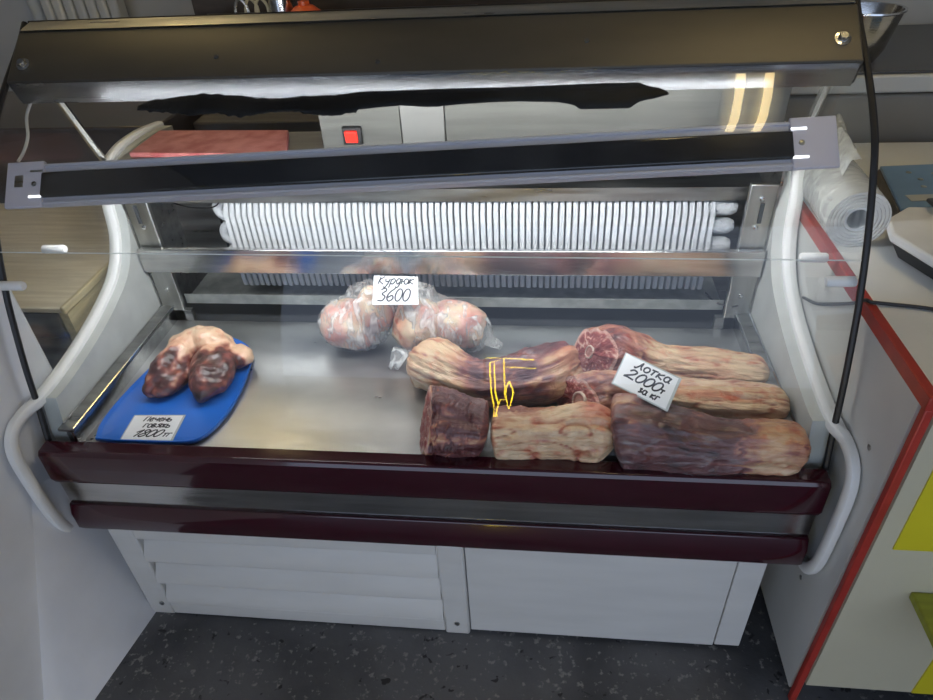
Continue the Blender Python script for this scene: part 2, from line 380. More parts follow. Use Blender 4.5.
# --- side panels and trim
trim = [(.80,.925),(.70,.937),(.60,.936),(.535,.915),(.497,.86),(.475,.775),(.42,.708),(.33,.669),(.225,.643),(.12,.627),(.03,.622),(-.012,.612),(-.034,.575),(-.037,.50),(-.035,.42),(-.028,.36),(-.008,.318),(.02,.305)]
ts = crom(trim, 6)
GP = [(.036,.52),(.045,.56),(.058,.612),(.077,.70),(.105,.80),(.122,.85),(.155,.93),(.20,1.015),(.235,1.067),(.285,1.113),(.345,1.157),(.41,1.20),(.455,1.235)]
GS = crom(GP, 8)
for s in (-1, 1):
    poly = [p for p in ts if p[0] > .085 and p[1] > .4] + [(.072,.626),(.055,.545),(.052,.305),(.80,.305)]
    sp_ = MB().prism(poly, s*.716, s*.748).build('side_panel', M['panel_inner'], case)
    tb = MB()
    # rounded flat moulding that follows the panel edge
    prof = []
    n = len(ts)
    vs = []; fs = []; m = 12
    for i, (y, z) in enumerate(ts):
        a = ts[max(i-1,0)]; b = ts[min(i+1,n-1)]
        ty, tz = b[0]-a[0], b[1]-a[1]; l = math.hypot(ty, tz); ty /= l; tz /= l
        ny, nz = tz, -ty      # outward-ish normal in the (y,z) plane
        for k in range(m):
            th = 2*math.pi*k/m
            cx, cn = math.cos(th), math.sin(th)
            q = .62
            f_ = sm(.065,.025,y); TRX = .751+.0075*f_; ex = math.copysign(abs(cx)**q, cx)*(.0135-.004*f_); en = math.copysign(abs(cn)**q, cn)*.0115
            vs.append((s*(TRX+ex), y+ny*en, z+nz*en))
    for i in range(n-1):
        for k in range(m): fs.append((i*m+k, i*m+(k+1)%m, (i+1)*m+(k+1)%m, (i+1)*m+k))
    fs += [tuple(range(m)), tuple(range((n-1)*m, n*m))]
    tb.add(vs, fs).build('edge_trim', M['trim_white'], case)
    # side glass: between glass profile and panel edge
    gp = [p for p in GS if p[1] > .63]
    lower = [p for p in ts if p[1] > .625 and p[0] < .53]
    poly = gp + [(.45,1.085),(.515,.95)] + lower
    bmv = MB().add([(s*.750, p[0], p[1]) for p in poly], [tuple(range(len(poly)))])
    bmv.build('side_glass', M['glass'], case, smooth=0)
    MB().tube([(s*.7485, p[0]-.001, p[1]+.001) for p in GS[4:]], .0058, 8).build('glass_gasket', M['black'], case)
    MB().tube([(s*.738, .44, 1.115), (s*.738, .515, .945)], .008, 6).build('canopy_post', M['steel_bright'], case)
    for y, z in (((.25,.863),(.115,.860)) if s < 0 else ((.275,.838),(.150,.863))):
        MB().lathe([(0,.0),(.0075,.001),(.009,.004),(.009,.044),(.007,.048),(0,.048)], (s*.750, y, z), (-s,0,0), 16).build('glass_peg', M['trim_white'], case)
    # liner: polished angle along the tray edge
    MB().prism([(.04,.572),(.50,.572),(.50,.566),(.04,.566)], s*.682, s*.716).build('liner_flange', M['steel_dark'], case)
    MB().tube([(s*.683,.042,.5725),(s*.683,.50,.5725)], .0022, 6).build('liner_bead', M['steel_bright'], case)
    MB().tube([(s*.713,.055,.5735),(s*.713,.50,.5735)], .0028, 6).build('liner_bead', M['steel_bright'], case)
    MB().prism([(.04,.570),(.50,.570),(.50,.528),(.04,.528)], s*.684, s*.690).build('liner_wall', M['steel_bright'], case)
    # uprights
    x0, x1 = (s*.658, s*.712)
    up_ = MB().box(min(x0,x1), max(x0,x1), .492, .506, .505, .885).build('upright', M['steel_v'], case, .002)
    MB().box(s*.688-.004, s*.688+.004, .489, .4915, .800, .845).build('slot', M['well'], up_)
    for z in (.855,.79,.62): MB().lathe([(0,.003),(.005,.002),(.006,-.002)], (s*.684, .491, z), (0,-1,0), 10).build('rivet', M['steel_bright'], up_)
    MB().prism([(.492,.505),(.492,.56),(.505,.56),(.505,.505)], s*.640, s*.700).build('upright_foot', M['steel_dark'], case)
    # inner back corners
    MB().box(min(s*.712,s*.718), max(s*.712,s*.718), .49, .70, .50, .93).build('well_cheek', M['steel_dark'], case)
# --- front glass
MB().sheet(GS, -.750, .750, 1).build('front_glass', M['glass'], case, smooth=80)
def gpoint(z):
    for a, b in zip(GS[:-1], GS[1:]):
        if a[1] <= z <= b[1]:
            t = (z-a[1])/(b[1]-a[1]); return a[0]+(b[0]-a[0])*t
    return GS[-1][0]
MB().tube([(-.750, gpoint(.91)-.001, .913), (.750, gpoint(.905)-.001, .906)], .0011, 6).build('glass_seam', M['glass_edge'], case)
MB().tube([(-.742, .456, 1.237), (.742, .456, 1.237)], .003, 6).build('glass_top_edge', M['black'], case)
# --- tray
MB().box(-.69, .69, .036, .492, .516, .530).build('deck', M['steel_deck'], case, .003)
MB().box(-.712, .712, .492, .70, .500, .512).build('well_floor', M['well'], case)
MB().box(-.716, .716, .690, .70, .50, .93).build('evaporator_back', M['steel_dark'], case)
MB().box(-.600, -.596, .686, .690, .60, .86).build('back_seam', M['well'], case)
# drip tray
d = MB().prism([(.514,.567),(.514,.593),(.517,.593),(.517,.575),(.66,.575),(.66,.567)], -.658, .658)
d.build('drip_tray', M['steel_galv'], case)
# front rail, cover strip
MB().box(-.711, .711, .472, .486, .680, .742).build('front_rail', M['steel_bright'], case, .002)
cs = MB().prism([(.548,.825),(.548,.856),(.60,.868),(.60,.862),(.553,.850),(.553,.825)], -.66, .70).build('cover_strip', M['steel_dark'], case)
# --- evaporator
evap = MB().box(-.505, .605, .60, .662, .60, .822).build('evaporator_core', M['frost'], case, .004)
finpoly = [(.553,.598),(.549,.640),(.549,.792),(.566,.822),(.60,.830),(.662,.830),(.662,.598)]
f0 = None
for i in range(76):
    x = -.508 + 1.116*i/75
    if f0 is None:
        f0 = MB().prism(finpoly, x-.0054, x+.0054).build('fin', M['frost'], evap, .0015, 1)
        fx0 = x
    else:
        c = f0.copy(); COL.objects.link(c); c.parent = evap; c.location = (x-fx0, random.uniform(-.0012,.0012), random.uniform(-.001,.001))
        c.rotation_euler = (0, 0, 0)
def ubend(x, zc, sx, r, hz, y, ln):
    pts = []
    for k in range(13):
        a = math.pi/2 - math.pi*k/12
        pts.append((x+sx*(ln+hz*math.cos(a)), y, zc+hz*math.sin(a)))
    pts = [(x-sx*.02, y, zc+hz)] + pts + [(x-sx*.02, y, zc-hz)]
    return MB().tube(pts, r, 14)
for zc in (.795, .730, .665):
    ubend(-.508, zc, -1, .0125, .021, .585, .012).build('pipe_bend', M['frost'], evap)
for zc in (.797, .752, .705):
    b_ = MB()
    pts = [(.60,.575,zc)]
    b_.lathe([(.0175,-.01),(.0185,.03),(.0175,.042),(.012,.052),(0,.055)], (.61, .578, zc), (1,0,0), 18)
    b_.build('pipe_bend', M['frost'], evap)
MB().tube(crom([(-.70,.66,.775),(-.62,.60,.79),(-.56,.575,.80),(-.53,.565,.812),(-.515,.56,.835)], 6), .0016, 6).build('sensor_wire', M['black'], case)
MB().tube(crom([(.70,.50,.60),(.672,.493,.59),(.640,.52,.585),(.625,.56,.585)], 6), .0022, 6).build('drain_wire', M['black'], case)
# --- rear ledge and back panels
MB().box(-.716, .716, .515, .700, .928, .938).build('rear_ledge', M['steel_dark'], case, .002)
PS = steelmat('back_steel', (.135,.135,.125), .5, (.7,1,10), .03, .10, 7)
rp = MB().box(-.241, -.064, .550, .564, .938, 1.13).build('back_panel', PS, case, .002)
MB().box(-.064, .030, .548, .562, .938, 1.13).build('back_panel', steelmat('pale_steel', (.20,.20,.19), .5, bump=0, var=.05), case, .002)
MB().box(.030, .714, .550, .564, .938, 1.13).build('back_panel', PS, case, .002)
sw = MB().box(-.192, -.150, .541, .551, .960, .999).build('rocker_switch', M['black'], rp, .003)
MB().obox((-.172,.539,.979), (1,0,0), (0,.98,.2), (0,-.2,.98), .0135, .004, .013).build('switch_rocker', M['switch_red'], sw, .002)
# --- canopy
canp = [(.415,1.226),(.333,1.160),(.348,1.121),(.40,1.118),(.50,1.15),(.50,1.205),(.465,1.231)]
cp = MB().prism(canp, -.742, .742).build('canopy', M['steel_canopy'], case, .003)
MB().prism([(.3325,1.158),(.3475,1.1195),(.372,1.1175),(.372,1.1160),(.346,1.1180),(.3305,1.158)], -.736, .736).build('canopy_lip', steelmat('lip_steel', (.36,.37,.39), .24, (1,10,10), .05), cp)
MB().prism([(.417,1.230),(.455,1.2385),(.462,1.2385),(.462,1.233),(.43,1.222)], -.738, .738).build('canopy_flange', M['steel_dark'], cp)
nrm = Vector((0,-.627,.779))
def onface(x, t):  # t 0 bottom .. 1 top of the sloping face
    return (x, .333+(.415-.333)*t, 1.160+(1.226-1.160)*t)
for x, t in ((-.345,.40),(-.05,.22),(.306,.5)):
    MB().lathe([(0,.002),(.0035,.002),(.005,-.001)], onface(x,t), nrm, 10).build('screw_hole', M['well'], cp)
for x, t in ((-.715,.35),(.712,.40)):
    b_ = MB().lathe([(0,.010),(.006,.010),(.008,.006),(.008,.003),(.013,.002),(.013,-.002)], onface(x,t), nrm, 14).build('bolt', M['steel_bright'], cp)
# --- black tape stuck to the inside of the glass under the canopy
top = [(-.4827,1.1248),(-.4601,1.1307),(-.4141,1.1338),(-.3687,1.138),(-.303,1.1346),(-.2378,1.1288),(-.1844,1.1316),(-.1309,1.132),(-.0697,1.1359),(-.0085,1.1362),(.0776,1.1372),(.1625,1.1371),(.2461,1.1381),(.3283,1.1391),(.3932,1.1392),(.4091,1.1343),(.4282,1.1317),(.4391,1.127)]
bot = [(-.4827,1.1235),(-.4573,1.122),(-.419,1.119),(-.381,1.116),(-.3354,1.1178),(-.2885,1.1122),(-.2354,1.1177),(-.1996,1.1185),(-.1632,1.1143),(-.1274,1.1114),(-.0927,1.1146),(-.058,1.1165),(-.0063,1.1194),(.0455,1.1163),(.0963,1.1192),(.1468,1.1208),(.1969,1.1213),(.263,1.1192),(.2875,1.1153),(.2957,1.1105),(.3763,1.1105),(.3925,1.1185),(.4165,1.1216),(.4391,1.1255)]
def itp(P, x):
    for a, b in zip(P[:-1], P[1:]):
        if a[0] <= x <= b[0]: return a[1]+(b[1]-a[1])*(x-a[0])/(b[0]-a[0])
    return P[-1][1]
vs = []; fs = []
NX = 240
for i in range(NX+1):
    x = -.4827+(.4391+.4827)*i/NX
    zt = itp(top, x); zb = itp(bot, x)
    rag = 1.0 if x < -.08 else .15
    zt += rag*.0022*noise.noise((x*70,0,3)); zb += rag*(.003*noise.noise((x*95,5,1))-.0045)
    if zb > zt-.0008: zb = zt-.0008
    for k in range(4):
        z = zb+(zt-zb)*k/3
        vs.append((x, gpoint(z)+.0030, z-.0018))
for i in range(NX):
    for k in range(3): fs.append((i*4+k, i*4+k+1, (i+1)*4+k+1, (i+1)*4+k))
MB().add(vs, fs).build('black_tape', M['tape'], case, solid=.0016)

# ================================================================= STRIP LAMP
lamp = thing('strip_lamp', (-.01, .24, .985), 'long grey strip lamp with black band hung inside the case glass', 'lamp')
Lp, Rp = Vector((-.73,.221,1.008)), Vector((.70,.263,1.055))
axx = (Rp-Lp).normalized(); e0 = Vector((0,.695,.719)); ee = (e0-axx*e0.dot(axx)).normalized(); nn = axx.cross(ee).normalized()
if nn.y > 0: nn = -nn
mid = (Lp+Rp)/2; hl = (Rp-Lp).length/2
MB().obox(mid-nn*.012, axx, ee, nn, hl-.052, .038, .010).build('housing', M['lamp_grey'], lamp, .004)
for sg in (-1, 1):
    MB().obox(mid+ee*sg*.0355-nn*.001, axx, ee, nn, hl-.05, .0025, .003).build('housing_lip', M['lamp_grey'], lamp, .0012)
MB().obox(mid+nn*.001-ee*.002, axx, ee, nn, hl-.062, .0235, .005).build('black_cover', M['black_gloss'], lamp, .004, 3)
MB().obox(mid-nn*.0235, axx, ee, nn, hl-.07, .026, .0022).build('diffuser', M['lamp_light'], lamp)
for sg, c in ((-1, Lp), (1, Rp)):
    pl = MB().obox(c-axx*sg*.030, axx, ee, nn, .036, .0435, .004).build('end_plate', M['lamp_plate'], lamp, .002)
    for q in (-1, 1):
        MB().obox(c-axx*sg*.053+ee*q*.024+nn*.0042, axx, ee, nn, .012, .0018, .0006).build('light_slot', M['slot_light'] if (sg > 0 or q < 0) else M['steel_dark'], pl)
    MB().lathe([(0,.002),(.0045,.0015),(.005,-.001)], c-axx*sg*.050+nn*.004, nn, 12).build('screw', M['steel_dark'], pl)
    if sg < 0:
        MB().obox(c+axx*.020+nn*.0044+ee*.006, axx, ee, nn, .008, .011, .0006).build('sticker', M['steel_dark'], pl)
MB().tube(crom([(-.728,.36,1.120),(-.728,.33,1.098),(-.722,.305,1.07),(-.723,.28,1.05),(-.728,.262,1.038)], 6), .0028, 8).build('cable', M['cable_white'], lamp)

# ================================================================= MEAT
DECK = .5305
def paint(me, cols):
    at = me.color_attributes.new('paint', 'FLOAT_COLOR', 'POINT')
    for i, c in enumerate(cols): at.data[i].color = (*c, 1)
def meshobj(name, vs, fs, uvs, cols, m, parent=None, solid=0):
    me = bpy.data.meshes.new(name)
    if parent: off = Vector(ORG[parent.name])
    else:
        xs = [v[0] for v in vs]; ys = [v[1] for v in vs]; zs = [v[2] for v in vs]
        off = Vector(((min(xs)+max(xs))/2, (min(ys)+max(ys))/2, min(zs)))
    me.from_pydata([Vector(v)-off for v in vs], [], fs); me.update()
    if cols: paint(me, cols)
    if uvs:
        ul = me.uv_layers.new(name='uv')
        for p in me.polygons:
            us = [uvs[me.loops[li].vertex_index] for li in p.loop_indices]
            wrap = max(u[1] for u in us)-min(u[1] for u in us) > .5
            for li, u in zip(p.loop_indices, us):
                ul.data[li].uv = (u[0], u[1]+(1 if wrap and u[1] < .5 else 0))
    me.shade_smooth()
    bm = bmesh.new(); bm.from_mesh(me); bmesh.ops.recalc_face_normals(bm, faces=bm.faces[:]); bm.to_mesh(me); bm.free()
    o = bpy.data.objects.new(name, me); COL.objects.link(o); me.materials.append(m)
    if parent: o.parent = parent
    else: o.location = off
    ORG[o.name] = tuple(off)
    if solid:
        md = o.modifiers.new('Solidify', 'SOLIDIFY'); md.thickness = solid
    return o

def loft_data(ctrl, n=120, m=76, seed=0, ends=('round','round'), er=(.12,.12), ridge=.06, lump=.10, infl=0, u0=0, u1=1, floor=DECK, tilt=(0,0)):
    C = crom(ctrl, 16)
    # resample evenly
    L = [0]
    for a, b in zip(C[:-1], C[1:]): L.append(L[-1]+math.dist(a[:3], b[:3]))
    tot = L[-1]
    def at(u):
        d = max(0, min(tot, u*tot)); k = 0
        while k < len(L)-2 and L[k+1] < d: k += 1
        t = (d-L[k])/max(1e-9, L[k+1]-L[k])
        return [C[k][j]+(C[k+1][j]-C[k][j])*t for j in range(5)]
    vs = []; uvs = []; info = []
    us = [u0+(u1-u0)*i/(n-1) for i in range(n)]
    # denser rings near rounded ends
    us = [u0+(u1-u0)*(.5-.5*math.cos(math.pi*i/(n-1)))*.35+(u1-u0)*(i/(n-1))*.65 for i in range(n)]
    for u in us:
        c = at(u); a = at(max(0,u-.02)); b = at(min(1,u+.02))
        t = (Vector(b[:3])-Vector(a[:3])).normalized()
        sd = t.cross(Vector((0,0,1))).normalized(); upv = sd.cross(t).normalized()
        k = 1
        if ends[0] == 'round' and u < er[0]: k = math.sqrt(max(.0004, 1-(1-u/er[0])**2))
        if ends[1] == 'round' and u > 1-er[1]: k = math.sqrt(max(.0004, 1-(1-(1-u)/er[1])**2))
        for j in range(m):
            th = -math.pi/2+2*math.pi*j/m
            cs, sn = math.cos(th), math.sin(th)
            q = .86
            ex = math.copysign(abs(cs)**q, cs); ez = math.copysign(abs(sn)**q, sn)
            rr = 1+ridge*noise.noise((math.cos(th)*3.2+seed, math.sin(th)*3.2, u*1.6+seed*3))*1.6
            rr += ridge*.7*noise.noise((math.cos(th)*7+seed, math.sin(th)*7, u*2.5+seed*5))
            rr += lump*noise.noise((math.cos(th)*1.3+seed*7, math.sin(th)*1.3, u*6+seed))
            rr += .035*noise.noise((math.cos(th)*4+seed*2, math.sin(th)*4, u*22+seed))
            c1 = noise.noise((math.cos(th)*2.1+seed*4, math.sin(th)*2.1+seed, u*2.6+seed))
            crease = max(0, 1-abs(c1)/.085)
            c2 = noise.noise((math.cos(th)*2.6+seed*9, math.sin(th)*2.6, u*3.4+seed*2))
            sinew = max(0, 1-abs(c2)/.06)
            if infl == 0: rr += -.075*crease*ridge/.10+.04*sinew*ridge/.10
            p = Vector(c[:3])+sd*ex*(c[3]+infl)*k*rr+upv*ez*(c[4]+infl)*k*rr
            p += t*((tilt[0]*sn*c[4]+(tilt[2] if len(tilt) > 2 else 0)*cs*c[3])*max(0,1-u*3.2)+tilt[1]*sn*c[4]*max(0,1-(1-u)*4))
            if p.z < floor: p.z = floor+.0006+.0004*noise.noise(p*40)
            vs.append(p); uvs.append((u*tot*6, j/m)); info.append((u, th, crease, sinew))
    fs = [(i*m+j, i*m+(j+1)%m, (i+1)*m+(j+1)%m, (i+1)*m+j) for i in range(n-1) for j in range(m)]
    return vs, fs, uvs, info, n, m

def shank(name, label, ctrl, tone, mat_, ends=('round','round'), parent=None, bone=None, cutc=None, **kw):
    vs, fs, uvs, info, n, m = loft_data(ctrl, ends=ends, **kw)
    root = thing(name, (sum(v[0] for v in vs)/len(vs), sum(v[1] for v in vs)/len(vs), DECK), label, 'meat', None)
    fs2 = list(fs)
    if ends[0] == 'round': fs2.append(tuple(range(m)))
    if ends[1] == 'round': fs2.append(tuple(range((n-1)*m, n*m)))
    cols = []
    for (u, th, cr_, si_), p in zip(info, vs):
        t = tone(u, th); g_ = .24*noise.noise(p*15+Vector((kw.get('seed',0),0,0)))+.14*noise.noise(p*48)
        cols.append((max(0, t[0]+.30*cr_*(1 if t[0] < .5 else -.5)-.22*si_*(1 if t[0] > .4 else .3)+g_), min(1, t[1]+.3*cr_+.55*max(0, noise.noise(p*19+Vector((7,3,kw.get('seed',0))))-.12)), 0))
    meshobj('flesh', vs, fs2, uvs, cols, mat_, root)
    for e in (0, 1):
        if ends[e] != 'cut': continue
        ring = vs[:m] if e == 0 else vs[(n-1)*m:]
        inn = vs[m:2*m] if e == 0 else vs[(n-2)*m:(n-1)*m]
        c = sum(ring, Vector())/m
        out = (c-sum(inn, Vector())/m).normalized()
        nrm_ = sum(((ring[j]-c).cross(ring[(j+1)%m]-c) for j in range(m)), Vector()).normalized()
        out = nrm_ if nrm_.dot(out) > 0 else -nrm_
        nr = 12; cv = []; cu = []; cc = []
        for r_ in range(nr):
            f = 1-r_/nr
            for j in range(m):
                p = c+(ring[j]-c)*f+out*(.004*(1-f*f)+(.0035*noise.noise(ring[j]*30+Vector((0,0,f*9))) if 0 < r_ else 0))
                cv.append(p); cu.append((f*1.2, j/m))
                seam = noise.noise(((ring[j]-c).normalized()*2.2)+Vector((f*2.5, e*3, 1)))
                tt = .12 if f > .9 else (.55+.25*noise.noise(p*45))
                if abs(seam) < .05 and f > .35: tt = .08
                cc.append((tt, .1, 0))
        cv.append(c+out*.005); cu.append((0,0)); cc.append((.5,.1,0))
        cf = [(i*m+j, i*m+(j+1)%m, (i+1)*m+(j+1)%m, (i+1)*m+j) for i in range(nr-1) for j in range(m)]
        cf += [((nr-1)*m+j, (nr-1)*m+(j+1)%m, nr*m) for j in range(m)]
        face = meshobj('cut_face', cv, cf, cu, cc, M['meat_cut'], root)
        if bone and bone[0] == e:
            _, br, off = bone
            s1 = out.cross(Vector((0,0,1))).normalized(); s2 = s1.cross(out)
            bc = c+s1*off[0]+s2*off[1]+out*.004
            bv = []; bu = []; bcx = []; mm = 28
            for rr, hh, tn in ((br,-.006,.05),(br,.003,.0),(br*.90,.0045,.02),(br*.80,.003,.25),(br*.74,.001,.75),(br*.4,.002,.65),(.0005,.0025,.6)):
                for j in range(mm):
                    th = 2*math.pi*j/mm; w_ = 1+.08*noise.noise((math.cos(th)*2, math.sin(th)*2, br*90))
                    bv.append(bc+s1*math.cos(th)*rr*w_*.85+s2*math.sin(th)*rr*w_+out*hh); bu.append((rr*8, j/mm)); bcx.append((tn, 0, 0))
            bf = [(i*mm+j, i*mm+(j+1)%mm, (i+1)*mm+(j+1)%mm, (i+1)*mm+j) for i in range(6) for j in range(mm)]
            meshobj('marrow_bone', bv, bf, bu, bcx, M['bone'], face)
    return root

def sm(a, b, x):
    t = max(0, min(1, (x-a)/(b-a))); return t*t*(3-2*t)

# A: rear left leg - pale knuckle, dark muscle, cut end to the right
def toneA(u, th):
    up = math.sin(th); back = -math.cos(th)   # cos>0 = camera side (front)
    dark = sm(.30,.46,u)*(1-.0*up)
    t = .10+.55*sm(.34,.50,u+.10*max(0,back)+.05*up-.10*max(0,-back)*(1-up))
    t -= .55*sm(.72,.86,u)*sm(-.2,.5,math.cos(th))
    return (t+.04*math.sin(th*7+u*9), .6*sm(.80,.95,u)*sm(.2,.8,up)+.12*sm(.2,.0,u))
shank('beef_shank', 'beef shank with a pale rounded knuckle lying against the right fat bag', [
    (-.030,.300,.578,.050,.046),(.005,.270,.583,.056,.052),(.055,.238,.580,.050,.048),(.115,.215,.575,.046,.044),(.175,.218,.578,.054,.048),(.235,.236,.583,.060,.055),(.280,.266,.583,.052,.055),(.300,.280,.580,.044,.050)],
    toneA, M['meat'], ('round','cut'), seed=1.3, er=(.16,.1), lump=.09, ridge=.09, bone=(1,.017,(.0,-.004)), tilt=(0,-.2))
# C: dark block
def toneC(u, th):
    up = math.sin(th); fr = math.cos(th)
    t = .68 - .30*sm(.25,.0,abs(th-.25)) - .5*sm(.10,.0,u) - .22*sm(.15,.0,abs(th+.45))
    return (t, .1*sm(.2,0,u))
shank('beef_shank', 'short dark beef piece with ribbed surface at the front left of the meat pile', [
    (.024,.080,.584,.064,.054),(.055,.078,.588,.064,.056),(.095,.074,.584,.058,.052),(.132,.070,.580,.050,.048),(.142,.070,.578,.046,.044)],
    toneC, M['meat'], ('cut','round'), seed=4.2, er=(.1,.10), lump=.05, ridge=.11, tilt=(.45,0,.25))
# D: pale knuckle at the front
def toneD(u, th):
    up = math.sin(th); fr = math.cos(th)
    t = .12+.55*sm(.55,.1,u)*sm(.35,-.5,fr)*sm(-.2,.3,up) + .16*sm(.5,.0,u)*abs(math.sin(th*4))
    return (t, .8*sm(.62,.80,u)*sm(1.0,.86,u)*sm(.75,.98,up)*sm(.4,-.5,fr-.3)+.25*sm(.9,1.0,u)*max(0,up))
shank('beef_shank', 'pale cream beef knuckle with a red patch lying along the front edge', [
    (.150,.070,.574,.048,.043),(.180,.070,.576,.048,.045),(.240,.072,.575,.045,.043),(.300,.074,.579,.050,.047),(.350,.070,.581,.052,.050),(.384,.066,.575,.046,.044)],
    toneD, M['meat_pale'], ('round','round'), seed=8.1, er=(.05,.18), lump=.08, ridge=.10)
# E: back right shank
def toneE(u, th):
    up = math.sin(th); fr = math.cos(th)
    t = .12+.50*sm(.33,.14,u-.05*up)+.10*fr*sm(.8,.2,u)
    return (t, .25*sm(.3,.1,u))
shank('beef_shank', 'rearmost beef shank with red cut end, behind the tilted price card', [
    (.352,.312,.580,.054,.050),(.385,.308,.586,.056,.054),(.430,.298,.584,.048,.050),(.490,.280,.577,.040,.042),(.560,.275,.577,.044,.042),(.630,.275,.575,.044,.038),(.680,.272,.572,.040,.036),(.702,.270,.570,.032,.030)],
    toneE, M['meat_pale'], ('cut','round'), seed=11.4, er=(.1,.08), lump=.10, ridge=.10, bone=(0,.015,(.01,.0)), tilt=(.75,0,.8))
# F: middle right shank
def toneF(u, th):
    up = math.sin(th); fr = math.cos(th)
    t = .14+.46*sm(.25,.06,u)*sm(-.6,.6,math.sin(u*60)*.4+.3)+.14*sm(.12,.0,abs(th-.9))
    return (t, .55*sm(.35,.5,u)*sm(.8,.6,u)*sm(.30,.0,abs(th-1.15)))
shank('beef_shank', 'middle beef shank with round pink marrow bone at its cut end', [
    (.312,.166,.576,.046,.044),(.350,.168,.580,.047,.048),(.400,.170,.580,.046,.047),(.473,.174,.576,.043,.043),(.550,.168,.576,.045,.043),(.620,.166,.576,.045,.042),(.685,.168,.573,.042,.038),(.712,.168,.570,.036,.034)],
    toneF, M['meat_pale'], ('cut','round'), seed=15.9, er=(.1,.07), lump=.08, ridge=.11, bone=(0,.021,(-.010,.006)), tilt=(.5,0,.75))
# G: front right dark shank under film
def toneG(u, th):
    up = math.sin(th); fr = math.cos(th)
    t = .80-.56*sm(.56,.80,u+.08*fr)-.35*sm(.14,.03,abs(u-.04))*max(0,up)-.22*sm(.2,.0,abs(th-.5+u))*sm(.2,.5,u)
    return (t, .15*sm(.85,1,u))
Gc = [(.372,.066,.585,.052,.053),(.400,.064,.590,.057,.058),(.457,.060,.586,.054,.054),(.525,.052,.580,.048,.048),(.595,.050,.577,.045,.046),(.650,.052,.578,.048,.047),(.690,.054,.577,.046,.045),(.712,.054,.574,.038,.038)]
shank('beef_shank', 'dark beef shank under clear film at the front right of the tray', Gc, toneG, M['meat'], ('round','round'), seed=21.3, er=(.05,.07), lump=.08, ridge=.10)
vs, fs, uvs, info, n, m = loft_data(Gc, seed=21.3, er=(.05,.07), lump=.08, ridge=.06, infl=.0035, u0=.0, u1=.72, floor=DECK)
vs = [v+Vector((0,0,.0015+.002*noise.noise(v*60))) for v in vs]
o = meshobj('plastic_film', vs, fs, None, None, M['wrap_film'])
tag(o, 'clear plastic film wrapped over the dark front shank', 'plastic film')
Fc = [(.306,.166,.576,.047,.045),(.350,.168,.580,.048,.049),(.400,.170,.580,.047,.048),(.473,.174,.576,.044,.044),(.550,.168,.576,.045,.043)]
vs, fs, uvs, info, n, m = loft_data(Fc, n=40, seed=15.9, ends=('round','round'), er=(.03,.001), lump=.08, ridge=.06, infl=.004, u0=.0, u1=.42, floor=DECK)
vs = [v+Vector((-.002,0,.0015+.002*noise.noise(v*60))) for v in vs]
o = meshobj('plastic_film', vs, fs+[tuple(range(m))], None, None, M['wrap_film'])
tag(o, 'clear plastic film around the cut end of the middle shank', 'plastic film')

# ---- blob helper: union of ellipsoids, remeshed
def blob(ells, voxel=.004, smooth=6):
    bm = bmesh.new()
    for c, r_, rot in ells:
        mt = Matrix.Translation(c) @ Matrix.Rotation(R(rot[2]),4,'Z') @ Matrix.Rotation(R(rot[1]),4,'Y') @ Matrix.Rotation(R(rot[0]),4,'X') @ Matrix.Diagonal((*r_,1))
        bmesh.ops.create_uvsphere(bm, u_segments=32, v_segments=20, radius=1, matrix=mt)
    me = bpy.data.meshes.new('tmp'); bm.to_mesh(me); bm.free()
    o = bpy.data.objects.new('tmp', me); COL.objects.link(o)
    md = o.modifiers.new('r', 'REMESH'); md.mode = 'VOXEL'; md.voxel_size = voxel
    md = o.modifiers.new('s', 'SMOOTH'); md.factor = .5; md.iterations = smooth
    dg = bpy.context.evaluated_depsgraph_get(); ev = o.evaluated_get(dg); m2 = ev.to_mesh()
    vs = [v.co.copy() for v in m2.vertices]; ns = [v.normal.copy() for v in m2.vertices]; fs = [tuple(p.vertices) for p in m2.polygons]
    ev.to_mesh_clear(); bpy.data.objects.remove(o); bpy.data.meshes.remove(me)
    return vs, ns, fs

# ---- blue oval tray
TZ = .5312
tl = [(-.652,.047),(-.665,.090),(-.666,.160),(-.655,.250),(-.632,.350),(-.590,.404),(-.535,.414),(-.470,.388),(-.430,.345),(-.412,.270),(-.405,.180),(-.412,.110),(-.432,.062),(-.470,.046),(-.560,.044),(-.615,.044)]
cl = crom(tl+[tl[0]], 8)[:-1]
cx = sum(p[0] for p in cl)/len(cl); cy = sum(p[1] for p in cl)/len(cl)
vs = []; fs = []; n = len(cl)
for f, z in ((.965,TZ),(.99,TZ+.002),(1.0,TZ+.010),(.992,TZ+.0125),(.975,TZ+.012),(.955,TZ+.0085),(.93,TZ+.0065),(.5,TZ+.0065)):
    vs += [(cx+(x-cx)*f, cy+(y-cy)*f, z) for x, y in cl]
for k in range(7): fs += [(k*n+i, k*n+(i+1)%n, (k+1)*n+(i+1)%n, (k+1)*n+i) for i in range(n)]
fs += [tuple(range(n)), tuple(range(7*n, 8*n))]
o = MB().add(vs, fs).build('serving_tray', M['blue'], None, smooth=60)
tag(o, 'bright blue oval plastic tray at the left of the steel deck', 'tray')
TT = TZ+.0068
